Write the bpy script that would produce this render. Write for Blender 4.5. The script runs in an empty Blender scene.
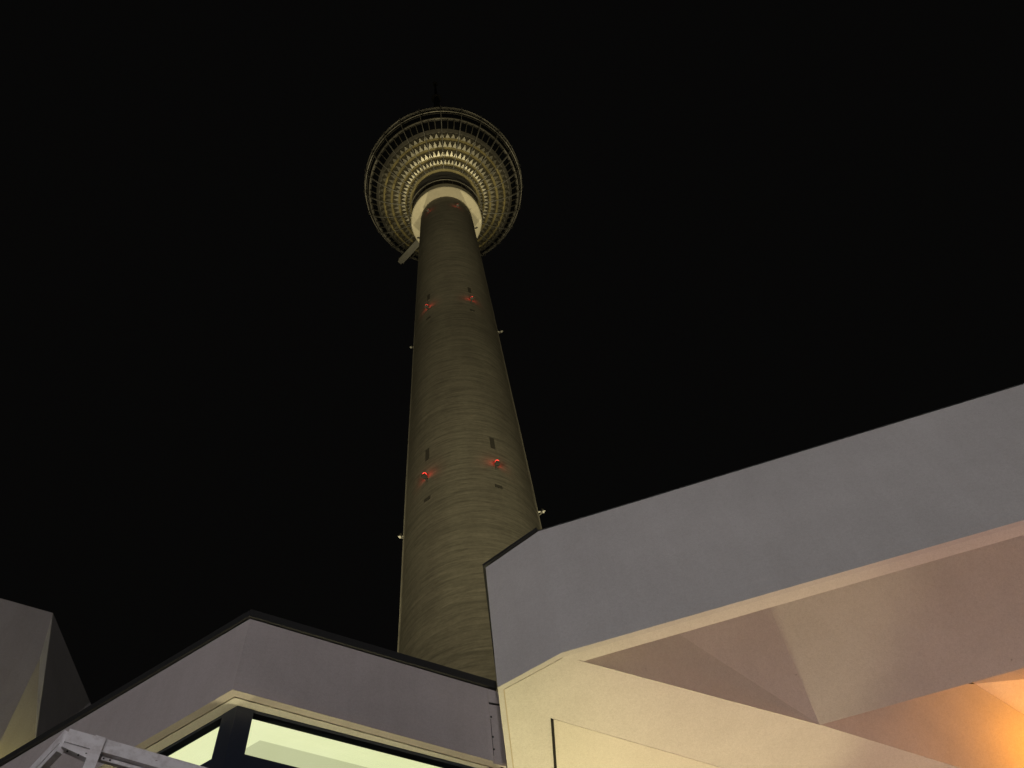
import bpy, bmesh, math, random
from mathutils import Matrix, Vector
random.seed(7)
PI = math.pi

# ------------------------------------------------------------------ camera, sky, exposure
scene = bpy.context.scene
C = scene.collection
cam_data = bpy.data.cameras.new("camera")
cam = bpy.data.objects.new("camera", cam_data)
C.objects.link(cam)
cam_data.sensor_fit = 'HORIZONTAL'
cam_data.sensor_width = 36.0
cam_data.lens = 1040.0 / 1024.0 * 36.0
cam_data.clip_start = 0.05
cam_data.clip_end = 3000.0
rot = Matrix(((0.9951644, 0.085348, -0.0486161),
              (0.0583959, -0.9120763, -0.4058409),
              (-0.0789793, 0.4010394, -0.9126498)))
m4 = rot.to_4x4()
m4.translation = Vector((0, 0, 1.6))
cam.matrix_world = m4
scene.camera = cam

world = bpy.data.worlds.new("World")
scene.world = world
world.use_nodes = True
wn, wl = world.node_tree.nodes, world.node_tree.links
bg = wn["Background"]
bg.inputs["Color"].default_value = (0.0021, 0.0020, 0.0019, 1)     # night sky over a lit city
bg.inputs["Strength"].default_value = 1.0

vs = scene.view_settings
vs.view_transform = 'Standard'
vs.look = 'None'
vs.exposure = 0.0
vs.gamma = 1.0
vs.use_curve_mapping = False
scene.cycles.use_denoising = True
scene.cycles.max_bounces = 6
scene.cycles.sample_clamp_indirect = 3.0

# lamp strengths in watts
FRONT_FLOOD = 112000.0
POD_FLOOD = 200000.0
REAR_FLOOD = 900000.0
STREET = 2450.0
UNDER_FILL = 600.0
SHOP_FILL = 235.0
UPLIGHT_FILL = 520.0
ORANGE = 13.0
RED = 20.0
CEILING = 0.98

# ------------------------------------------------------------------ helpers
def link(o, parent=None):
    C.objects.link(o)
    if parent is not None:
        o.parent = parent
        o.matrix_parent_inverse = parent.matrix_world.inverted()
    return o

def tag(o, label=None, cat=None, group=None, kind=None):
    if label: o["label"] = label
    if cat: o["category"] = cat
    if group: o["group"] = group
    if kind: o["kind"] = kind
    return o

def thing(name, label, cat, loc=(0, 0, 0), group=None):
    o = bpy.data.objects.new(name, None)
    o.empty_display_size = 0.2
    o.matrix_world = Matrix.Translation(loc)
    C.objects.link(o)
    return tag(o, label, cat, group)

def obj(name, bm, mat, parent=None, smooth=False, origin=None):
    bmesh.ops.recalc_face_normals(bm, faces=bm.faces)
    me = bpy.data.meshes.new(name)
    if smooth:
        for f in bm.faces: f.smooth = True
    bm.to_mesh(me)
    bm.free()
    o = bpy.data.objects.new(name, me)
    for m in (mat if isinstance(mat, (list, tuple)) else [mat]):
        me.materials.append(m)
    if parent is not None:
        me.transform(world_of(parent).inverted())      # the mesh stays where it was drawn
        C.objects.link(o)
        o.parent = parent
    else:
        C.objects.link(o)
    return o

def world_of(o):
    m = o.matrix_basis.copy()
    while o.parent is not None:
        m = o.matrix_parent_inverse @ m
        o = o.parent
        m = o.matrix_basis @ m
    return m

def copy_tree(o, parent=None):
    c = o.copy()
    C.objects.link(c)
    c.parent = parent
    for ch in list(o.children):
        copy_tree(ch, c)
    return c

def slab(bm, pts, thick):
    """pts: ordered 3D polygon, extruded by the vector thick."""
    t = Vector(thick)
    a = [bm.verts.new(p) for p in pts]
    b = [bm.verts.new(Vector(p) + t) for p in pts]
    bm.faces.new(a[::-1])
    bm.faces.new(b)
    n = len(a)
    for i in range(n):
        bm.faces.new((a[i], a[(i + 1) % n], b[(i + 1) % n], b[i]))

def prism(bm, plan, z0, z1):
    slab(bm, [(p[0], p[1], z0) for p in plan], (0, 0, z1 - z0))

def offset_line(pts, t):
    """plan polyline moved t to its left."""
    pts = [Vector((p[0], p[1])) for p in pts]
    out = []
    for i, p in enumerate(pts):
        ds = []
        if i > 0: ds.append((p - pts[i - 1]).normalized())
        if i < len(pts) - 1: ds.append((pts[i + 1] - p).normalized())
        ns = [Vector((-d.y, d.x)) for d in ds]
        n = sum(ns, Vector((0, 0))).normalized()
        out.append(p + n * (t / max(0.3, n.dot(ns[0]))))
    return out

def ribbon(bm, pts, t, z0s, z1s, inset=0.0):
    """a wall of thickness t standing on the plan polyline, on its left side, starting at inset."""
    a = offset_line(pts, inset) if inset else [Vector((p[0], p[1])) for p in pts]
    b = offset_line(pts, inset + t)
    n = len(pts)
    if not hasattr(z0s, '__len__'): z0s = [z0s] * n
    if not hasattr(z1s, '__len__'): z1s = [z1s] * n
    ring = []
    for i in range(n):
        ring.append([bm.verts.new((a[i].x, a[i].y, z0s[i])), bm.verts.new((b[i].x, b[i].y, z0s[i])),
                     bm.verts.new((b[i].x, b[i].y, z1s[i])), bm.verts.new((a[i].x, a[i].y, z1s[i]))])
    for i in range(n - 1):
        for k in range(4):
            bm.faces.new((ring[i][k], ring[i + 1][k], ring[i + 1][(k + 1) % 4], ring[i][(k + 1) % 4]))
    bm.faces.new(ring[0][::-1])
    bm.faces.new(ring[-1])

def beam(bm, p, q, w, h, up=(0, 0, 1)):
    """box from p to q, w wide sideways, h high."""
    p, q = Vector(p), Vector(q)
    d = (q - p).normalized()
    s = d.cross(Vector(up))
    if s.length < 1e-4: s = d.cross(Vector((0, 1, 0)))
    s.normalize()
    u = s.cross(d).normalized()
    s, u = s * w / 2, u * h / 2
    slab(bm, [p - s - u, p + s - u, p + s + u, p - s + u], q - p)

def tube(bm, p, q, r0, r1=None, n=12):
    r1 = r0 if r1 is None else r1
    p, q = Vector(p), Vector(q)
    d = (q - p).normalized()
    s = d.orthogonal().normalized()
    u = d.cross(s)
    A, B = [], []
    for i in range(n):
        a = 2 * PI * i / n
        v = s * math.cos(a) + u * math.sin(a)
        A.append(bm.verts.new(p + v * r0)); B.append(bm.verts.new(q + v * r1))
    bm.faces.new(A[::-1]); bm.faces.new(B)
    for i in range(n):
        bm.faces.new((A[i], A[(i + 1) % n], B[(i + 1) % n], B[i]))

def lathe(bm, prof, cx, cy, n=96, closed=False):
    """revolve (r, z) pairs about the vertical axis through (cx, cy)."""
    rings = []
    for r, z in prof:
        rings.append([bm.verts.new((cx + r * math.cos(2 * PI * k / n), cy + r * math.sin(2 * PI * k / n), z)) for k in range(n)])
    m = len(rings)
    for i in range(m if closed else m - 1):
        a, b = rings[i], rings[(i + 1) % m]
        for k in range(n):
            bm.faces.new((a[k], a[(k + 1) % n], b[(k + 1) % n], b[k]))
    if not closed:
        for r, rev in ((rings[0], True), (rings[-1], False)):
            bm.faces.new(r[::-1] if rev else r)

def ball(bm, c, r, seg=16, rings=10, sz=1.0):
    mm = Matrix.Translation(c) @ Matrix.Diagonal((1, 1, sz, 1))
    bmesh.ops.create_uvsphere(bm, u_segments=seg, v_segments=rings, radius=r, matrix=mm)

# ------------------------------------------------------------------ materials
def base_mat(name, col, rough=0.6, metal=0.0, spec=0.4):
    m = bpy.data.materials.new(name)
    m.use_nodes = True
    b = m.node_tree.nodes["Principled BSDF"]
    b.inputs["Base Color"].default_value = (*col, 1)
    b.inputs["Roughness"].default_value = rough
    b.inputs["Metallic"].default_value = metal
    b.inputs["Specular IOR Level"].default_value = spec
    return m, m.node_tree.nodes, m.node_tree.links, b

def coords(n, l, scale=(1, 1, 1)):
    tc = n.new("ShaderNodeTexCoord")
    mp = n.new("ShaderNodeMapping")
    mp.inputs["Scale"].default_value = scale
    l.new(tc.outputs["Object"], mp.inputs["Vector"])
    return mp.outputs["Vector"]

def noise(n, l, vec, scale, detail=6, rough=0.6, dist=0.0):
    t = n.new("ShaderNodeTexNoise")
    t.inputs["Scale"].default_value = scale
    t.inputs["Detail"].default_value = detail
    t.inputs["Roughness"].default_value = rough
    t.inputs["Distortion"].default_value = dist
    l.new(vec, t.inputs["Vector"])
    return t.outputs["Fac"]

def ramp(n, l, fac, stops):
    r = n.new("ShaderNodeValToRGB")
    el = r.color_ramp.elements
    while len(el) < len(stops): el.new(0.5)
    for e, (p, c) in zip(el, stops):
        e.position = p
        e.color = (*c, 1)
    l.new(fac, r.inputs["Fac"])
    return r.outputs["Color"]

def mix(n, l, a, b, fac, mode='MULTIPLY'):
    x = n.new("ShaderNodeMix")
    x.data_type = 'RGBA'
    x.blend_type = mode
    x.inputs["Factor"].default_value = fac
    l.new(a, x.inputs[6]); l.new(b, x.inputs[7])
    return x.outputs[2]

def bump(n, l, b, h, strength, dist):
    u = n.new("ShaderNodeBump")
    u.inputs["Strength"].default_value = strength
    u.inputs["Distance"].default_value = dist
    l.new(h, u.inputs["Height"])
    l.new(u.outputs["Normal"], b.inputs["Normal"])
    return u

def plaster(name, col, stain=0.5):
    m, n, l, b = base_mat(name, col, 0.75, 0, 0.25)
    v = coords(n, l)
    big = ramp(n, l, noise(n, l, v, 1.1, 5, 0.6, 0.4), [(0.3, tuple(c * 0.86 for c in col)), (0.7, col)])
    vs_ = coords(n, l, (9, 9, 0.9))
    runs = ramp(n, l, noise(n, l, vs_, 1.0, 4, 0.6), [(0.25, (0.8, 0.78, 0.75)), (0.6, (1, 1, 1))])
    fine = ramp(n, l, noise(n, l, v, 45, 3, 0.7), [(0.25, (0.86, 0.85, 0.84)), (0.6, (1, 1, 1))])
    spots = ramp(n, l, noise(n, l, v, 17, 1, 0.4), [(0.15, (0.4, 0.38, 0.35)), (0.19, (1, 1, 1))])
    c = mix(n, l, big, runs, stain)
    c = mix(n, l, c, fine, 0.6)
    grain = ramp(n, l, noise(n, l, v, 125, 2, 0.8), [(0.3, (0.80, 0.80, 0.80)), (0.65, (1, 1, 1))])
    c = mix(n, l, c, grain, 0.7)
    c = mix(n, l, c, spots, 0.6)
    l.new(c, b.inputs["Base Color"])
    bump(n, l, b, noise(n, l, v, 130, 4, 0.65), 0.22, 0.01)
    return m

M = {}
M['white'] = plaster('white_plaster', (0.66, 0.645, 0.625), 0.2)
M['white_old'] = plaster('weathered_plaster', (0.55, 0.505, 0.495), 0.35)
M['soffit_panel'] = plaster('soffit_panel_pale', (0.79, 0.765, 0.68), 0.1)  # paler and yellower than the soffit around it
M['far_concrete'] = plaster('far_concrete', (0.36, 0.335, 0.32), 0.5)
M['soffit'] = plaster('soffit_plaster', (0.72, 0.70, 0.66), 0.15)
M['groove'] = base_mat('groove_shadow_gap', (0.50, 0.43, 0.32), 0.9)[0]
M['coping'] = base_mat('dark_sheet_coping', (0.035, 0.036, 0.035), 0.5, 0.3)[0]
M['frame'] = base_mat('navy_frame_paint', (0.012, 0.018, 0.032), 0.45)[0]
M['black'] = base_mat('black_recess', (0.012, 0.011, 0.010), 0.9)[0]
M['opening'] = base_mat('opening_dark', (0.085, 0.078, 0.065), 0.9)[0]  # dark tone for the shaded recesses of the shaft openings
M['screw'] = base_mat('dark_screw', (0.03, 0.03, 0.03), 0.5, 0.5)[0]

def concrete_shaft():
    m, n, l, b = base_mat('shaft_concrete', (0.3, 0.28, 0.24), 0.85, 0, 0.2)
    v = coords(n, l, (0.28, 0.28, 2.4))
    streak = noise(n, l, v, 1.0, 7, 0.62, 0.9)
    v2 = coords(n, l, (0.25, 0.25, 0.05))
    patch = noise(n, l, v2, 1.0, 4, 0.6)
    v3 = coords(n, l, (0.05, 0.05, 0.62))
    rings = noise(n, l, v3, 1.0, 3, 0.5, 0.8)
    c = ramp(n, l, streak, [(0.3, (0.21, 0.20, 0.165)), (0.52, (0.32, 0.30, 0.245)), (0.72, (0.41, 0.38, 0.31))])
    p = ramp(n, l, patch, [(0.3, (0.72, 0.70, 0.72)), (0.65, (1, 1, 1))])
    sp = ramp(n, l, noise(n, l, coords(n, l, (1, 1, 1.6)), 2.6, 3, 0.75), [(0.3, (0.74, 0.73, 0.71)), (0.66, (1, 1, 1))])
    c = mix(n, l, c, sp, 0.8)
    l.new(mix(n, l, c, p, 0.8), b.inputs["Base Color"])
    add = n.new("ShaderNodeMath"); add.operation = 'ADD'
    l.new(streak, add.inputs[0]); l.new(rings, add.inputs[1])
    bump(n, l, b, add.outputs[0], 0.3, 0.16)
    return m
M['shaft'] = concrete_shaft()

def steel(name, col, rough, metal):
    m, n, l, b = base_mat(name, col, rough, metal, 0.5)
    v = coords(n, l)
    c = ramp(n, l, noise(n, l, v, 0.8, 4, 0.7), [(0.3, tuple(x * 0.62 for x in col)), (0.65, col)])
    l.new(c, b.inputs["Base Color"])
    return m
M['steel'] = steel('pyramid_panel_steel', (0.36, 0.335, 0.265), 0.38, 0.75)
M['ledge'] = steel('ledge_steel', (0.46, 0.39, 0.19), 0.5, 0.2)
M['rib'] = steel('rib_steel', (0.55, 0.53, 0.48), 0.4, 0.3)
M['hoop'] = steel('hoop_steel', (0.22, 0.205, 0.17), 0.5, 0.3)
M['dark_shell'] = base_mat('dark_shell', (0.016, 0.014, 0.013), 0.7, 0.1)[0]
M['dark_glass'] = base_mat('dark_window_glass', (0.01, 0.011, 0.013), 0.15, 0.0, 0.5)[0]
M['collar'] = plaster('collar_concrete', (0.74, 0.68, 0.52), 0.2)
M['bracket'] = steel('bracket_metal', (0.12, 0.115, 0.10), 0.6, 0.2)
M['galv'] = steel('galvanised_metal', (0.45, 0.45, 0.43), 0.5, 0.4)

def painted_metal():
    m, n, l, b = base_mat('white_painted_metal', (0.8, 0.79, 0.81), 0.42, 0, 0.5)
    v = coords(n, l)
    c = ramp(n, l, noise(n, l, v, 22, 5, 0.65), [(0.32, (0.6, 0.57, 0.57)), (0.55, (0.84, 0.83, 0.85))])
    chips = ramp(n, l, noise(n, l, v, 60, 2, 0.5), [(0.24, (0.32, 0.2, 0.16)), (0.30, (1, 1, 1))])
    l.new(mix(n, l, c, chips, 0.8), b.inputs["Base Color"])
    bump(n, l, b, noise(n, l, v, 90, 3, 0.6), 0.15, 0.004)
    return m
M['painted'] = painted_metal()

def emitter(name, col, strength):
    m = bpy.data.materials.new(name)
    m.use_nodes = True
    n, l = m.node_tree.nodes, m.node_tree.links
    n.clear()
    e = n.new("ShaderNodeEmission")
    e.inputs["Color"].default_value = (*col, 1)
    e.inputs["Strength"].default_value = strength
    o = n.new("ShaderNodeOutputMaterial")
    l.new(e.outputs[0], o.inputs["Surface"])
    return m
M['red'] = emitter('red_lamp', (1.0, 0.06, 0.04), 2.2)
M['orange'] = emitter('orange_lamp', (1.0, 0.55, 0.14), 4.0)
M['lamp_white'] = emitter('lamp_white', (1.0, 0.95, 0.9), 8.0)
M['bollard_fill_warm'] = emitter('bollard_fill_warm', (1.0, 0.6, 0.3), 8.0)
M['tube'] = emitter('added_uplight_lens', (1.0, 0.95, 0.6), 6.0)

def luminous(k):
    m = emitter('luminous_ceiling', (0.86, 0.84, 0.52), CEILING * k)
    n, l = m.node_tree.nodes, m.node_tree.links
    v = coords(n, l, (1, 1, 1))
    c = ramp(n, l, noise(n, l, v, 1.3, 3, 0.5), [(0.3, (0.81, 0.81, 0.47)), (0.7, (0.90, 0.89, 0.57))])
    l.new(c, n["Emission"].inputs["Color"])
    return m
M['luminous'] = luminous(1.22)
M['glowing_bulkhead'] = luminous(0.82)  # bulkhead given its own glow in place of light from the ceiling

def pane_glass():
    m = bpy.data.materials.new('clear_pane')
    m.use_nodes = True
    n, l = m.node_tree.nodes, m.node_tree.links
    n.clear()
    t = n.new("ShaderNodeBsdfTransparent"); t.inputs["Color"].default_value = (0.93, 0.96, 0.92, 1)
    g = n.new("ShaderNodeBsdfGlossy"); g.inputs["Roughness"].default_value = 0.03
    x = n.new("ShaderNodeMixShader"); x.inputs["Fac"].default_value = 0.07
    o = n.new("ShaderNodeOutputMaterial")
    l.new(t.outputs[0], x.inputs[1]); l.new(g.outputs[0], x.inputs[2]); l.new(x.outputs[0], o.inputs["Surface"])
    return m
M['pane'] = pane_glass()

def paving():
    m, n, l, b = base_mat('plaza_paving', (0.2, 0.19, 0.18), 0.85)
    v = coords(n, l)
    br = n.new("ShaderNodeTexBrick")
    br.inputs["Color1"].default_value = (0.22, 0.21, 0.19, 1)
    br.inputs["Color2"].default_value = (0.17, 0.165, 0.155, 1)
    br.inputs["Mortar"].default_value = (0.07, 0.07, 0.065, 1)
    br.inputs["Scale"].default_value = 1.6
    br.inputs["Mortar Size"].default_value = 0.012
    l.new(v, br.inputs["Vector"])
    l.new(br.outputs["Color"], b.inputs["Base Color"])
    return m
M['paving'] = paving()

def light(name, typ, loc, power, col, parent=None, size=0.1, aim=None, cone=None, blend=0.4, size_y=None):
    d = bpy.data.lights.new(name, typ)
    d.energy = power
    d.color = col
    if typ == 'AREA':
        d.size = size
        if size_y: d.shape = 'RECTANGLE'; d.size_y = size_y
    else:
        d.shadow_soft_size = size
    if typ == 'SPOT':
        d.spot_size = math.radians(cone); d.spot_blend = blend
    o = bpy.data.objects.new(name, d)
    mw = Matrix.Translation(loc)
    if aim is not None:
        mw = mw @ (Vector(aim) - Vector(loc)).to_track_quat('-Z', 'Y').to_matrix().to_4x4()
    C.objects.link(o)
    if parent is not None:
        o.parent = parent
        o.matrix_basis = world_of(parent).inverted() @ mw
    else:
        o.matrix_basis = mw
    return o

# ------------------------------------------------------------------ ground
bm = bmesh.new()
bmesh.ops.create_grid(bm, x_segments=8, y_segments=8, size=900)
tag(obj('plaza_ground', bm, M['paving']), kind='structure')

# ------------------------------------------------------------------ the tower
TX, TY = -0.13, 49.0
tower = thing('broadcast_tower', 'floodlit concrete broadcast tower with a round steel pod, rising behind the pavilions', 'tower', (TX, TY, 0))
prof = [(13, 0), (11, 8), (9.2, 16), (8, 25), (7.2, 35), (6.7, 45), (6.4, 55), (6.2, 66), (6.02, 86), (5.9, 96), (5.72, 108.5),
        (5.45, 131), (5.22, 147), (5.0, 165), (4.68, 186), (4.6, 205)]
def shaft_r(z):
    for (r0, z0), (r1, z1) in zip(prof, prof[1:]):
        if z0 <= z <= z1: return r0 + (r1 - r0) * (z - z0) / (z1 - z0)
    return prof[-1][0]
bm = bmesh.new()
lathe(bm, prof, TX, TY, 128)
shaft = obj('shaft', bm, M['shaft'], tower, smooth=True)

def around(az, r, z):
    """az: degrees from the side that faces the pavilions, positive to the right."""
    a = math.radians(az)
    return Vector((TX + r * math.sin(a), TY - r * math.cos(a), z))

# small shaft openings as dark blocks, recess shade put into their colour
def slot(az, z, w, h):
    r = shaft_r(z)
    a = math.radians(az)
    out = Vector((math.sin(a), -math.cos(a), 0)); side = Vector((math.cos(a), math.sin(a), 0))
    b = bmesh.new()
    p = around(az, r - 0.25, z)
    sl = (shaft_r(z + h / 2) - shaft_r(z - h / 2)) / h
    tilt = Vector((out.x * sl, out.y * sl, 1))
    slab(b, [p - side * w / 2 - tilt * h / 2, p + side * w / 2 - tilt * h / 2, p + side * w / 2 + tilt * h / 2, p - side * w / 2 + tilt * h / 2], out * 0.29)
    return obj('wall_opening', b, M['opening'], tower)
for zc in (82.0, 127.6):
    for az in (-35.5, 24.5):
        slot(az, zc + 4.5, 0.42, 2.2)
        slot(az, zc - 3.7, 0.65, 0.55)

# rings of obstruction lamps
def obstruction_lamp(az, z, lit):
    r = shaft_r(z)
    a = math.radians(az)
    out = Vector((math.sin(a), -math.cos(a), 0)); side = Vector((math.cos(a), math.sin(a), 0))
    p = around(az, r, z)
    b = bmesh.new()
    w = 0.42 if lit else 0.26
    beam(b, p - out * 0.15, p + out * 0.62, 0.14, 0.10)
    beam(b, p + out * 0.40 - Vector((0, 0, 0.16)), p + out * 0.40 + Vector((0, 0, 0.02)), w, w, up=side)
    for s in (-1, 1):
        beam(b, p + out * 0.05 - Vector((0, 0, 0.55)), p + out * 0.5 + side * s * 0.12, 0.06, 0.06)
    bracket = obj('obstruction_light', b, M['bracket'], tower)
    b = bmesh.new()
    ball(b, p + out * 0.40 + Vector((0, 0, 0.20)), 0.2 if lit else 0.13, 12, 8, 1.2)
    obj('lens', b, M['red'] if lit else M['bracket'], bracket, smooth=True)
    if lit:
        light('obstruction_glow', 'POINT', p + out * 0.52 + Vector((0, 0, 0.42)), RED * (0.45 if z > 150 else 1), (1, 0.05, 0.03), tower, 0.12)
for z in (81.9, 127.6, 179.0):
    for az in (-95.5, -35.5, 24.5, 84.5, 144.5, 204.5):
        obstruction_lamp(az, z, az in (-35.5, 24.5))

# collar below the pod
ZC = 186.3
bm = bmesh.new()
lathe(bm, [(4.55, ZC + 0.02), (6.25, ZC), (6.4, ZC + 0.15), (6.4, ZC + 2.6), (6.1, ZC + 2.8), (4.5, ZC + 2.8)], TX, TY, 96)
collar = obj('collar', bm, M['collar'], tower)
bm = bmesh.new()
lathe(bm, [(6.75, ZC + 4.0), (6.87, ZC + 4.06), (6.87, ZC + 4.14), (6.75, ZC + 4.2), (6.68, ZC + 4.1)], TX, TY, 96, closed=True)
for k in range(24):
    q = around(k * 15, 6.78, ZC + 4.05); q0 = around(k * 15, 6.3, ZC + 2.7)
    beam(bm, q0, q, 0.05, 0.05)
obj('gallery_rail', bm, M['hoop'], collar)

# slanting maintenance arm with a flat end, hung beside the collar
bm = bmesh.new()
p0, p1 = Vector((-5.3, 52.2, ZC + 0.8)), Vector((-9.15, 55.7, ZC + 0.2))
beam(bm, p0, p1, 1.15, 0.9)
beam(bm, p1 - (p1 - p0) * 0.02, p1 + (p1 - p0) * 0.07, 0.8, 0.7)
obj('service_arm', bm, M['bracket'], tower)

# pod: dark shell, pyramid panels in rows between bright ledges, two window bands, ribs
SZ, SR = 214.1, 16.1
N = 72
def sph(theta, phi, r=SR):
    t = math.radians(theta)
    return Vector((TX + r * math.sin(t) * math.sin(phi), TY - r * math.sin(t) * math.cos(phi), SZ - r * math.cos(t)))
bm = bmesh.new()
lathe(bm, [((SR - 0.5) * math.sin(math.radians(t)), SZ - (SR - 0.5) * math.cos(math.radians(t))) for t in range(25, 181, 4)][:-1] + [(0.3, SZ + SR - 0.5)], TX, TY, 96)
pod = obj('pod', bm, M['dark_shell'], tower, smooth=True)
bm = bmesh.new()
lathe(bm, [(4.75, ZC + 2.9), (4.75, SZ - 13.9), (6.3, SZ - 13.9), (6.4, SZ - 14.2), (5.1, SZ - 14.6), (5.1, ZC + 2.9)], TX, TY, 72, closed=True)
obj('neck', bm, M['dark_shell'], pod)

rows = [(25.2, 27.6), (28.3, 32.9), (33.9, 39.6), (40.7, 46.9), (48.0, 52.6)]
for i, (t0, t1) in enumerate(rows):
    b = bmesh.new()
    for k in range(N):
        f0, f1 = 2 * PI * (k + 0.5 * (i % 2)) / N, 2 * PI * (k + 1 + 0.5 * (i % 2)) / N
        c4 = [b.verts.new(sph(t0, f0, SR - 0.25)), b.verts.new(sph(t0, f1, SR - 0.25)), b.verts.new(sph(t1, f1, SR - 0.25)), b.verts.new(sph(t1, f0, SR - 0.25))]
        ap = b.verts.new(sph(t0 + (t1 - t0) * 0.66, (f0 + f1) / 2, SR + (0.06, 0.14, 0.24, 0.30, 0.26)[i]))
        for q in range(4): b.faces.new((c4[q], c4[(q + 1) % 4], ap))
    obj('panel_row', b, M['steel'], pod)

def hoop(name, t, w, r_in, r_out, mat):
    b = bmesh.new()
    pts = []
    for tt, rr in ((t - w, r_in), (t - w, r_out), (t + w, r_out), (t + w, r_in)):
        a = math.radians(tt)
        pts.append((rr * math.sin(a), SZ - rr * math.cos(a)))
    lathe(b, pts, TX, TY, 144, closed=True)
    return obj(name, b, mat, pod)
for t, w in ((27.95, 0.35), (33.4, 0.42), (40.15, 0.45), (47.45, 0.45)):
    hoop('ledge', t, w, SR - 0.5, SR + 0.05, M['ledge'])
hoop('ledge', 24.3, 0.8, SR - 0.7, SR, M['ledge'])
hoop('sill_band', 54.8, 1.5, SR - 0.5, SR - 0.05, M['hoop'])
hoop('hoop_rail', 68.0, 0.38, SR - 0.4, SR + 0.06, M['hoop'])
hoop('hoop_rail', 78.5, 0.12, SR - 0.1, SR + 0.06, M['hoop'])
hoop('hoop_rail', 88.5, 0.3, SR - 0.4, SR + 0.06, M['hoop'])
for ta, tb, every, w in ((56.5, 67.4, 1, 0.16), (68.7, 88.1, 3, 0.10)):
    b = bmesh.new()
    lathe(b, [((SR - 0.2) * math.sin(math.radians(ta + (tb - ta) * q / 6)), SZ - (SR - 0.2) * math.cos(math.radians(ta + (tb - ta) * q / 6))) for q in range(7)], TX, TY, 72)
    obj('window_band', b, M['dark_glass'], pod, smooth=True)
    for k in range(0, N, every):
        f = 2 * PI * (k + 0.5) / N
        b = bmesh.new()
        pts = [sph(ta + (tb - ta) * q / 3, f, SR - 0.08) for q in range(4)]
        for a, c in zip(pts, pts[1:]): beam(b, a, c, w, 0.12, up=sph(80, f) - Vector((TX, TY, SZ)))
        obj('mullion', b, M['hoop'], pod)
for k in range(24):
    f = 2 * PI * (k + 0.17) / 24
    b = bmesh.new()
    pts = [sph(t, f, SR + 0.32) for t in (25, 35, 45, 55, 65, 75, 88)]
    for a, c in zip(pts, pts[1:]): tube(b, a, c, 0.075, n=6)
    obj('rib', b, M['rib'], pod)
# upper half: plain steel tiles, roof platforms and the antenna mast above
bm = bmesh.new()
for (z0, z1, r0, r1) in ((229, 252, 3.2, 2.8), (252, 290, 1.6, 1.4), (290, 335, 1.0, 0.8), (335, 368, 0.55, 0.25)):
    tube(bm, (TX, TY, z0), (TX, TY, z1), r0, r1, 24)
    tube(bm, (TX, TY, z1 - 0.8), (TX, TY, z1 - 0.2), r0 * 1.5, r0 * 1.5, 24)
obj('antenna_mast', bm, M['dark_shell'], tower)

# ------------------------------------------------------------------ right pavilion
R1, R2, R3, J = (0.067, 4.549), (0.496, 4.321), (3.467, 3.641), (0.089, 5.214)
d3 = Vector((0.9748, -0.2231)); d1 = Vector((0.8928, 0.4504))
R4 = tuple(Vector(R2) + d3 * 8.0)
ZS = 7.0
BK = (0.32, 12.0)
right = thing('white_pavilion', 'white folded-roof pavilion with a deep overhanging canopy lit cream and orange underneath', 'pavilion', (2.5, 8.0, 0))
fl = [BK, R1, R2, R4]
bm = bmesh.new()
ribbon(bm, fl, 0.036, ZS, [8.39, 8.388, 8.476, 8.62])
obj('fascia', bm, M['white'], right)
bm = bmesh.new()
ribbon(bm, [BK, R1, R2], 0.13, [8.392, 8.39, 8.478], [8.42, 8.42, 8.508], inset=-0.022)
ribbon(bm, [R2, R4], 0.12, [8.479, 8.623], [8.489, 8.633], inset=-0.002)
obj('coping', bm, M['coping'], right)
# soffit: a border and the broad slab behind it, parted by a thin groove
P = Vector((2.247, 5.146)); Q0 = Vector((0.633, 4.408))
e_end = P + d1 * 7.0
s_end = Q0 + d3 * 8.3
fe = [BK, R1, tuple(Vector(R2) - (Vector(R2) - Vector(R1)).normalized() * 0.02)]
bm = bmesh.new()
ribbon(bm, fe, 0.006, ZS + 0.008, ZS + 0.09, inset=0.0365)
obj('groove', bm, M['groove'], right)
i0 = offset_line(fe, 0.043)
i1 = offset_line(fl, 0.0364)
bm = bmesh.new()
sv = [bm.verts.new((p[0], p[1], ZS + 0.003)) for p in (i0[0], i0[1], i0[2], i1[2], i1[3], s_end, Q0, P, e_end, (e_end.x, 12.0))]
fs = [bm.faces.new([sv[k] for k in f]) for f in ((3, 4, 5, 6), (1, 2, 3, 6), (0, 1, 6, 7), (0, 7, 8, 9))]
ret = bmesh.ops.extrude_face_region(bm, geom=fs, use_keep_orig=True)
bmesh.ops.translate(bm, vec=(0, 0, 0.10), verts=[g for g in ret['geom'] if isinstance(g, bmesh.types.BMVert)])
soffit = obj('soffit', bm, M['soffit'], right)
# access panel, slightly proud, with its open joint
a0 = Vector((0.424, 4.862)); a1 = a0 + d1 * 9.0
bm = bmesh.new()
prism(bm, [tuple(a0), tuple(a1), (a1.x, 11.8), (0.50, 11.8)], ZS + 0.0005, ZS + 0.0029)
obj('soffit_panel', bm, M['soffit_panel'], right)
bm = bmesh.new()
prism(bm, [(0.402, 4.85), (0.421, 4.861), (0.497, 11.8), (0.478, 11.8)], ZS - 0.004, ZS + 0.0022)
obj('joint', bm, M['black'], right)
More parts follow.
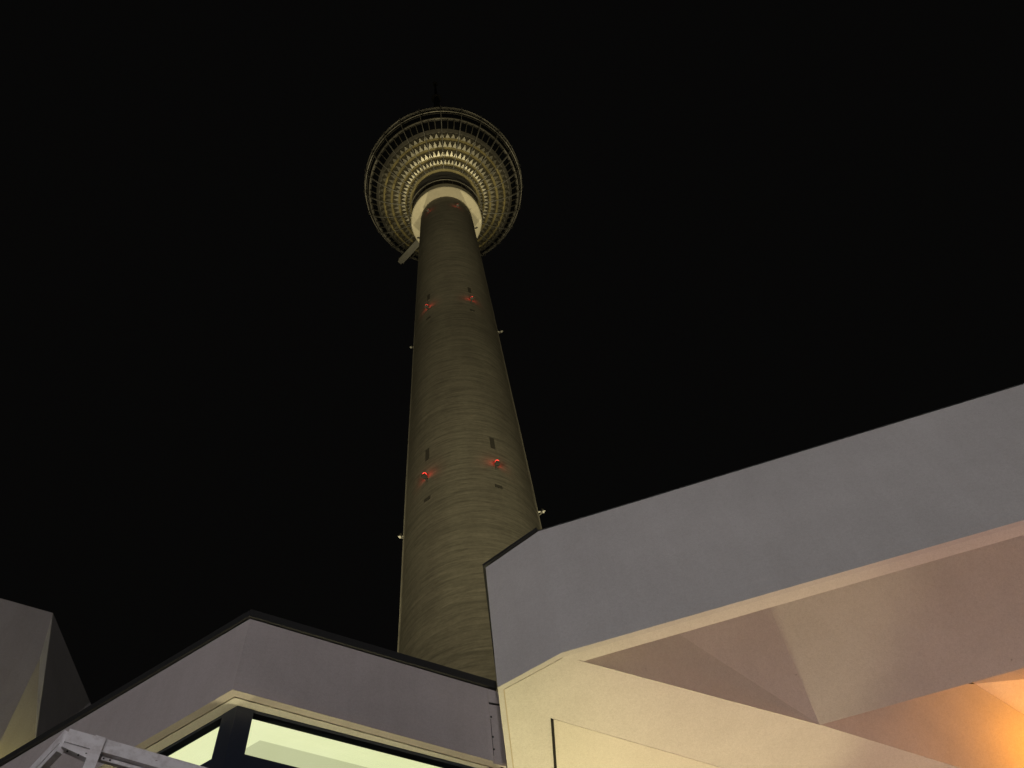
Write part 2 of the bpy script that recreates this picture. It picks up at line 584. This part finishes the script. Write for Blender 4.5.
# folded roof plates inside the opening
def plate(pts, name='roof_fold', mat='soffit', t=0.012):
    b = bmesh.new()
    ps = [Vector(p) for p in pts]
    nrm = (ps[1] - ps[0]).cross(ps[2] - ps[0]).normalized()
    if nrm.z < 0: nrm = -nrm
    slab(b, ps, nrm * t)
    return obj(name, b, M[mat], right)
P3 = Vector((2.247, 5.146, 7.000)); Qa = Vector((1.354, 4.557, 7.360)); Qb = Vector((2.062, 4.601, 7.600))
E3 = Vector((3.641, 4.831, 7.000)); S3 = Vector((3.874, 4.189, 7.601)); Q03 = Vector((0.60, 4.393, 7.0))
ext = lambda a, b, k: a + (b - a) * k
Qa2, Qb2 = ext(P3, Qa, 1.18), ext(P3, Qb, 1.18)
E32 = ext(P3, E3, 3.2)
S32 = S3 + (S3 - Qb) * 1.6 + (Qb2 - Qb)
plate([Q03, Qa2, P3])
plate([P3, Qa2, Qb2])
plate([P3, Qb2, S32, E32])
# the lit orange bay behind the fold
D1 = Vector((3.648, 5.428, 7.55)); e3 = Vector((3.295, 5.675, 7.0)); G3 = Vector((4.012, 5.686, 7.453))
Pe = Vector((2.247, 5.146, 7.004)); e3x = Vector((*e_end, 7.004))
Gx = ext(D1, G3, 6)
upd = (D1 - Pe) - Vector((d1.x, d1.y, 0)) * (D1 - Pe).dot(Vector((d1.x, d1.y, 0)))
plate([Pe, Pe + (D1 - Pe) * 0.5 + upd * 0.25, D1, Gx, e3x], 'bay_lining')
plate([D1 + Vector((0, 0.0, 0.002)), Gx + Vector((0, 0, 0.002)), Gx + Vector((0.5, -1.6, 0.5)), D1 + Vector((-0.2, -0.50, 0.62)), D1 + Vector((-0.12, -0.06, 0.03))], 'bay_lining')
# roof deck and the walls below, out of the picture's frame but holding the roof up
bm = bmesh.new()
ri = offset_line(fl, 0.04)
prism(bm, [tuple(p) for p in ri] + [(e_end.x, 12.0)], 8.22, 8.36)
obj('roof_deck', bm, M['coping'], right)
w0 = Vector((0.36, 6.55)); w1 = w0 + d1 * 8.0
bm = bmesh.new()
for s0, s1, z0, z1 in ((0, 8, 0, 0.4), (0, 8, 5.6, 6.985), (0, 0.3, 0.4, 5.6), (2.3, 2.6, 0.4, 5.6), (4.8, 5.1, 0.4, 5.6), (7.7, 8.0, 0.4, 5.6)):
    q0, q1 = w0 + d1 * s0, w0 + d1 * s1
    nn = Vector((-d1.y, d1.x)) * 0.2
    prism(bm, [q0, q1, q1 + nn, q0 + nn], z0, z1)
obj('wall', bm, M['white'], right)
for s0 in (0.3, 2.6, 5.1):
    q0, q1 = w0 + d1 * s0, w0 + d1 * (s0 + (2.0 if s0 < 1 else 2.2 if s0 < 3 else 2.6))
    nn = Vector((-d1.y, d1.x))
    bm = bmesh.new()
    prism(bm, [q0 + nn * 0.09, q1 + nn * 0.09, q1 + nn * 0.10, q0 + nn * 0.10], 0.4, 5.6)
    win = obj('window', bm, M['dark_glass'], right)
    bm = bmesh.new()
    for zz in (0.43, 2.5, 5.57):
        beam(bm, (*(q0 + nn * 0.07), zz), (*(q1 + nn * 0.07), zz), 0.06, 0.06)
    for q in (q0 + d1 * 0.03, q0.lerp(q1, 0.5), q1 - d1 * 0.03):
        beam(bm, (*(q + nn * 0.07), 0.46), (*(q + nn * 0.07), 5.54), 0.06, 0.05)
    obj('frame', bm, M['frame'], win)

# ------------------------------------------------------------------ left pavilion
L1 = (-1.614, 4.354)
dl = Vector((-0.8767, 0.4810))
L0 = tuple(Vector(L1) + dl * 4.2)
ll = [L0, L1, (0.062, 5.201)]
left = thing('glazed_pavilion', 'lower mauve-grey pavilion with a dark roof edge and brightly lit greenish corner windows', 'pavilion', (-2.0, 7.0, 0))
bm = bmesh.new()
ribbon(bm, ll, 0.05, ZS + 0.0, [7.745, 7.74, 7.735])
obj('fascia', bm, M['white_old'], left)
bm = bmesh.new()
ribbon(bm, ll, 0.22, [7.752, 7.746, 7.741], [7.818, 7.822, 7.824], inset=-0.02)
obj('coping', bm, M['coping'], left)
bm = bmesh.new()
ribbon(bm, ll, 0.008, ZS + 0.012, ZS + 0.09, inset=0.051)
obj('groove', bm, M['groove'], left)
bm = bmesh.new()
ribbon(bm, ll, 0.105, ZS + 0.002, ZS + 0.1, inset=0.06)
obj('soffit', bm, M['soffit'], left)
# end cover plate at the junction, with its screws
u = (Vector(ll[2]) - Vector(L1)).normalized(); un = Vector((-u.y, u.x))
ca, cb = Vector((-0.005, 5.170)), Vector((0.078, 5.212))
bm = bmesh.new()
prism(bm, [ca - un * 0.014, cb - un * 0.014, cb - un * 0.001, ca - un * 0.001], ZS - 0.03, 7.72)
cover = obj('cover_plate', bm, M['white_old'], left)
bm = bmesh.new()
for zz in (7.10, 7.22, 7.42, 7.56):
    c_ = ca + u * 0.008 - un * 0.016
    ball(bm, (c_.x, c_.y, zz), 0.008, 8, 6)
prism(bm, [ca - un * 0.0155 + u * 0.002, ca - un * 0.0155 + u * 0.005, ca - un * 0.012 + u * 0.005, ca - un * 0.012 + u * 0.002], 7.04, 7.40)
beam(bm, (*(ca - un * 0.017), 7.56), (*(cb - un * 0.017), 7.575), 0.006, 0.014)
obj('fixings', bm, M['screw'], cover)
# glazing set back under the soffit
gR, gL = (-0.0, 5.27), tuple(Vector((-1.604, 4.489)) + dl * 4.2)
GC = (-1.604, 4.489)
gl = [gL, GC, gR]
for nm, tk, z0, z1 in (('head_rail', 0.05, 6.975, ZS + 0.001), ('transom', 0.055, 6.34, 6.61), ('transom', 0.055, 3.0, 3.25), ('sill', 0.055, 0.0, 0.12)):
    bm = bmesh.new()
    ribbon(bm, gl, tk, z0, z1)
    obj(nm, bm, M['frame'], left)
gd = (Vector(gR) - Vector(GC)).normalized()
bm = bmesh.new()
c0 = Vector(GC)
ribbon(bm, [c0 + dl * 0.115, c0, c0 + gd * 0.108], 0.11, 0.0, ZS - 0.002, inset=-0.004)
obj('corner_post', bm, M['frame'], left)
for seg0, dirv, s_list in ((c0, gd, (0.108, 1.78)), (c0, dl, (0.115, 1.5, 2.9, 4.1))):
    for sa, sb in zip(s_list, s_list[1:]):
        for z0, z1 in ((0.12, 3.0), (3.25, 6.34), (6.61, 6.975)):
            qa, qb = seg0 + dirv * sa, seg0 + dirv * (sb - 0.02)
            nn = Vector((-gd.y, gd.x)) if dirv is gd else Vector((dl.y, -dl.x))
            b = bmesh.new()
            prism(b, [qa + nn * 0.025, qb + nn * 0.025, qb + nn * 0.032, qa + nn * 0.032], z0, z1)
            obj('pane', b, M['pane'], left)
for s in (1.5, 2.9):
    b = bmesh.new()
    qa = c0 + dl * s
    beam(b, (*(qa + Vector((dl.y, -dl.x)) * 0.028), 0), (*(qa + Vector((dl.y, -dl.x)) * 0.028), 6.975), 0.06, 0.07)
    obj('mullion', b, M['frame'], left)
# inside: luminous ceiling strip along the glass, bulkhead made to glow, plain ceiling, back walls
bm = bmesh.new()
ribbon(bm, gl, 0.52, 7.30, 7.33, inset=0.06)
obj('luminous_ceiling', bm, M['luminous'], left)
bm = bmesh.new()
ribbon(bm, gl, 0.10, 7.02, 7.299, inset=0.50)
obj('glowing_bulkhead', bm, M['glowing_bulkhead'], left)
g2 = offset_line(gl, 0.6)
bm = bmesh.new()
prism(bm, [g2[0], g2[1], g2[2], (0.25, 11.0), (-4.5, 11.0)], 7.05, 7.1)
obj('ceiling', bm, M['white'], left)
bm = bmesh.new()
prism(bm, [(0.1, 5.5), (0.16, 5.5), (0.30, 11.0), (0.24, 11.0)], 0, 7.0)
prism(bm, [(-4.5, 10.9), (0.24, 10.9), (0.24, 11.0), (-4.5, 11.0)], 0, 7.0)
obj('wall', bm, M['white'], left)
bm = bmesh.new()
l2 = offset_line(ll, 0.21)
prism(bm, [tuple(l2[0]), tuple(l2[1]), tuple(l2[2]), (0.28, 11.9), (-4.5, 11.9)], 7.45, 7.7)
obj('roof_deck', bm, M['coping'], left)

# ------------------------------------------------------------------ far pavilion, a steep folded gable
far = thing('peaked_pavilion', 'dim peaked concrete pavilion at far left, its leaning side lit yellow from below', 'pavilion', (-6.5, 10.0, 0))
K = Vector((-5.473, 7.765, 13.086)); A = Vector((-7.673, 6.655, 13.086)); C1 = Vector((-5.369, 7.818, 12.234))
F0 = Vector((-5.336, 7.834, 10.822)); F = Vector((-5.29, 7.857, 0.0)); G = Vector((-7.9, 6.54, 0.0))
C2 = Vector((-5.091, 8.139, 10.96)); C3 = Vector((-4.805, 8.471, 9.4)); C4 = Vector((-4.75, 8.53, 0.0))
B = Vector((-5.596, 9.702, 13.665)); B2 = Vector((-4.865, 10.53, 12.571)); B3 = Vector((-4.6, 11.0, 9.0)); B4 = Vector((-4.6, 11.2, 0.0))
T1 = Vector((-7.9, 8.6, 13.4)); T0 = Vector((-8.1, 10.8, 0.0))
def poly_part(name, faces, mat):
    b = bmesh.new()
    cache = {}
    for f in faces:
        vs_ = []
        for p in f:
            k = tuple(round(c, 4) for c in p)
            if k not in cache: cache[k] = b.verts.new(p)
            vs_.append(cache[k])
        b.faces.new(vs_)
    return obj(name, b, M[mat], far)

poly_part('gable', [(K, C1, F0, F, G, A)], 'far_concrete')
poly_part('side_wall', [(C1, C2, C3, C4, F, F0)], 'far_concrete')
poly_part('roof_fold', [(K, B, C2, C1), (C2, B, B2), (C2, B2, B3, C3)], 'soffit')  # lighter plaster than the gable, making up for light missing on this side
poly_part('roof', [(K, A, T1), (K, T1, B), (B, T1, B2), (B2, T1, T0), (B2, T0, B3)], 'far_concrete')
poly_part('rear_wall', [(C3, B3, B4, C4), (B3, T0, B4), (A, G, T0, T1)], 'far_concrete')

# ------------------------------------------------------------------ white metal frame of a kiosk, close by at lower left
kiosk = thing('kiosk_frame', 'white painted open metal kiosk frame with bolted rails in front of the glazed pavilion', 'kiosk frame', (-1.1, 2.6, 0))
k0 = Vector((-1.320, 2.239)); kd = Vector((0.8761, 0.4821)); kn = Vector((-kd.y, kd.x)); kb = Vector((-0.72, 0.69)).normalized()
KT = 4.266
def kp(s, dpt, z): 
    q = k0 + kd * s + kn * dpt
    return (q.x, q.y, z)
bm = bmesh.new()
beam(bm, kp(0.0, 0.013, KT - 0.028), kp(1.9, 0.013, KT - 0.028), 0.026, 0.056)
beam(bm, kp(0.115, 0.020, KT - 0.066), kp(1.9, 0.020, KT - 0.066), 0.012, 0.016)
obj('top_rail', bm, M['painted'], kiosk)
bm = bmesh.new()
q = k0 + kn * 0.013
r_ = q + kb * 0.30
beam(bm, (q.x, q.y, KT - 0.03), (r_.x, r_.y, KT - 0.03), 0.026, 0.056)
r2 = r_ + Vector((-0.2, 0.98)) * 1.6
beam(bm, (r_.x, r_.y, KT - 0.03), (r2.x, r2.y, KT - 0.03), 0.026, 0.056)
obj('side_rail', bm, M['painted'], kiosk)
bm = bmesh.new()
beam(bm, kp(0.002, 0.014, KT - 0.058), kp(0.085, 0.014, KT - 0.075), 0.02, 0.034)
beam(bm, (q.x, q.y, KT - 0.075), (r_.x, r_.y, KT - 0.075), 0.02, 0.034)
obj('lower_rail', bm, M['painted'], kiosk)
for s, dd in ((0.098, 0.010), (1.87, 0.012)):
    bm = bmesh.new()
    beam(bm, kp(s, dd, 0.0), kp(s, dd, KT - 0.002), 0.032, 0.034, up=(kd.x, kd.y, 0))
    obj('post', bm, M['painted'], kiosk)
for pt in (r_, r2):
    bm = bmesh.new()
    beam(bm, (pt.x, pt.y, 0), (pt.x, pt.y, KT - 0.06), 0.034, 0.034, up=(1, 0, 0))
    obj('post', bm, M['painted'], kiosk)
for s, z in ((0.02, KT - 0.085), (0.055, KT - 0.088), (0.075, KT - 0.075), (0.13, KT - 0.066), (0.15, KT - 0.066), (0.27, KT - 0.066), (0.42, KT - 0.066), (0.5, KT - 0.03)):
    bm = bmesh.new()
    ball(bm, kp(s, -0.001 if z > KT - 0.05 else 0.006 if s < 0.1 else 0.014, z), 0.0035, 8, 6)
    obj('bolt', bm, M['screw'], kiosk)

# ------------------------------------------------------------------ lamps about the place, some added as fill
lc = Vector((4.19, 5.42, 6.93))
ol = thing('pendant_lamp', 'glowing orange globe lamp hanging in the bay under the canopy', 'lamp', tuple(lc))
bm = bmesh.new()
tube(bm, lc + Vector((0, 0, 0.06)), lc + Vector((0, 0, 0.93)), 0.008, n=10)
tube(bm, lc + Vector((0, 0, 0.045)), lc + Vector((0, 0, 0.075)), 0.05, 0.03, 20)
obj('hanger', bm, M['galv'], ol)
bm = bmesh.new()
ball(bm, lc, 0.055, 20, 12)
obj('glass_globe', bm, M['orange'], ol, smooth=True)
light('orange_glow', 'POINT', lc + Vector((-0.05, 0.09, 0.03)), ORANGE, (1.0, 0.33, 0.0), ol, 0.04)

ol2 = copy_tree(ol)  # added unseen copy that evens out the orange over the bay
ol2.location = (5.2, 5.5, 6.72)
ol2['label'] = 'added unseen second orange globe lamp, spreading orange along the bay under the canopy'
ol['group'] = ol2['group'] = 'orange globe lamps under the canopy'
for c in ol2.children:
    if c.type == 'LIGHT':
        c.data = c.data.copy(); c.data.energy = ORANGE * 3.2

# added wall uplight below the canopy, standing in for shop-window light
nn = Vector((d1.y, -d1.x))
wc = w0 + d1 * 0.10
wq = Vector((wc.x + nn.x * 0.15, wc.y + nn.y * 0.15, 4.3))
wl_ = thing('wall_fill_light', 'added round cream uplight on the pavilion wall, standing in for shop-window light', 'added wall light', tuple(wq))
bm = bmesh.new()
beam(bm, (*(wc + nn * 0.001), 4.2), (*(wc + nn * 0.15), 4.2), 0.05, 0.05)
tube(bm, wq - Vector((0, 0, 0.18)), wq, 0.06, 0.09, 20)
obj('housing', bm, M['galv'], wl_)
bm = bmesh.new()
tube(bm, wq + Vector((0, 0, 0.002)), wq + Vector((0, 0, 0.02)), 0.08, n=20)
obj('lens', bm, M['tube'], wl_)
light('fill_uplight_beam', 'SPOT', wq + Vector((0, 0, 0.05)), SHOP_FILL, (1.0, 0.86, 0.45), wl_, 0.08, aim=(0.9, 5.2, 7.0), cone=62, blend=0.4)
wl2 = copy_tree(wl_)  # added copy that warms the right end of the soffit
wl2.location = (*(w0 + d1 * 4.2 + nn * 0.15), 4.3)
wl2['label'] = 'added round fill uplight further right along the pavilion wall below the canopy'
wl2['group'] = wl_['group'] = 'added wall fill lights below the canopy'
for c in wl2.children:
    if c.type == 'LIGHT':
        c.data = c.data.copy(); c.data.energy = SHOP_FILL * 1.0; c.data.color = (1.0, 0.66, 0.30)
        c.rotation_euler = Vector((-1.2, -1.6, 2.7)).to_track_quat('-Z', 'Y').to_euler()
        c.data.spot_size = math.radians(66)

def floodlight(p, aim, power, cone, label, col=(1.0, 0.88, 0.53)):
    p, aim = Vector(p), Vector(aim)
    t = thing('floodlight', label, 'floodlight', (p.x, p.y, p.z - 0.9), 'floodlights around the tower')
    d = (aim - p).normalized()
    b = bmesh.new()
    tube(b, (p.x, p.y, p.z - 0.9), (p.x, p.y, p.z - 0.8), 0.35, 0.3, 20)
    tube(b, (p.x, p.y, p.z - 0.8), (p.x, p.y, p.z - 0.35), 0.06, n=12)
    obj('stand', b, M['galv'], t)
    b = bmesh.new()
    tube(b, p - d * 0.35, p - d * 0.02, 0.16, 0.32, 24)
    tube(b, p - d * 0.02, p + d * 0.03, 0.34, 0.34, 24)
    h = obj('housing', b, M['galv'], t)
    b = bmesh.new()
    tube(b, p + d * 0.032, p + d * 0.045, 0.3, 0.3, 24)
    obj('lens', b, M['lamp_white'], h)
    light('flood_beam', 'SPOT', p + d * 0.2, power, col, t, 0.3, aim=aim, cone=cone, blend=0.6)
    return t
def flood(*a, blend=0.6, **k):
    t = floodlight(*a, **k)
    for c in t.children:
        if c.type == 'LIGHT': c.data.spot_blend = blend
    return t
flood((-30, -12, 0.95), (-2, 44, 173), FRONT_FLOOD, 80, 'floodlight out on the plaza to the left, facing the tower', blend=1.0)
flood((32, -10, 0.95), (2, 44, 173), FRONT_FLOOD, 80, 'floodlight out on the plaza to the right, facing the tower', blend=1.0)
flood((-14, 18, 0.95), (0, 48, 199), POD_FLOOD, 9, 'floodlight nearer the tower foot, left one of the pair aimed up at the pod', blend=1.0)
flood((15, 18, 0.95), (0, 48, 199), POD_FLOOD, 9, 'floodlight nearer the tower foot, right one of the pair aimed up at the pod', blend=1.0)
flood((-22, 86, 0.95), (-2, 49, 70), REAR_FLOOD, 46, 'floodlight behind the tower to the left', blend=1.0)
flood((22, 86, 0.95), (2, 49, 70), REAR_FLOOD, 46, 'floodlight behind the tower to the right', blend=1.0)
floodlight((-4.88, 8.2, 7.95), (-5.03, 8.22, 11.0), 2100, 70, 'floodlight on the roof beside the peaked pavilion', (1.0, 0.88, 0.27))

def street_lamp(x, y, h, mat, col, power, label):
    t = thing('street_lamp', label, 'street lamp', (x, y, 0), 'street lamps on the plaza')
    b = bmesh.new()
    tube(b, (x, y, 0), (x, y, 0.5), 0.11, 0.09, 20)
    tube(b, (x, y, 0.5), (x, y, h - 0.28), 0.055, 0.045, 20)
    tube(b, (x, y, h - 0.28), (x, y, h - 0.2), 0.12, 0.14, 20)
    obj('pole', b, M['galv'], t)
    b = bmesh.new()
    ball(b, (x, y, h), 0.24, 24, 16)
    obj('globe', b, M[mat], t, smooth=True)
    light('lamp_glow', 'POINT', (x, y - 0.0, h + 0.32), power, col, t, 0.25)
    return t
street_lamp(-9, -13, 7.4, 'lamp_white', (1.0, 0.925, 0.935), STREET * 0.8, 'street lamp with a cool white globe behind the camera, left one')
street_lamp(0.4, -15, 7.4, 'lamp_white', (1.0, 0.94, 0.95), STREET * 1.15, 'street lamp with a cool white globe behind the camera, right one')

# added fill lamps: low bollard under the canopy, uplights let into the paving
bol = thing('bollard_fill_light', 'added low bollard lamp, a warm pink fill for the canopy underside', 'added bollard light', (3.7, 3.95, 0))
bm = bmesh.new()
tube(bm, (3.7, 3.95, 0), (3.7, 3.95, 0.8), 0.08, n=20)
obj('post', bm, M['galv'], bol)
bm = bmesh.new()
tube(bm, (3.7, 3.95, 0.8), (3.7, 3.95, 0.95), 0.075, n=20)
obj('lens', bm, M['bollard_fill_warm'], bol)
light('bollard_fill', 'SPOT', (3.7, 3.95, 1.05), UNDER_FILL, (1.0, 0.66, 0.55), bol, 0.08, aim=(3.35, 4.5, 7.3), cone=59, blend=0.6)
def uplight(x, y, label):  # added fill that brightens the soffit strip above the glazing
    t = thing('ground_fill_uplight', label, 'uplight', (x, y, 0), 'added fill lights along the glazing')
    b = bmesh.new()
    lathe(b, [(0.03, 0.0), (0.055, 0.0), (0.055, 0.012), (0.03, 0.012)], x, y, 24, closed=True)
    obj('rim', b, M['galv'], t)
    b = bmesh.new()
    tube(b, (x, y, 0.002), (x, y, 0.009), 0.029, n=20)
    obj('lens', b, M['tube'], t)
    light('fill_uplight_beam', 'SPOT', (x, y, 0.03), UPLIGHT_FILL, (1.0, 0.88, 0.50), t, 0.03, aim=(x, y, 7), cone=30, blend=0.9)
for s_, lab in ((0.35, 'added ground fill light below the right-hand glazing of the corner pavilion'), (1.30, 'added ground fill light near the junction of the two pavilions')):
    q = Vector(L1) + u * s_ + un * 0.065
    uplight(q.x, q.y, lab)
qd = Vector((dl.y, -dl.x))
q = Vector(L1) + dl * 0.9 + (qd if qd.y > 0 else -qd) * 0.065
uplight(q.x, q.y, 'added ground fill light below the left-hand glazing of the corner pavilion')
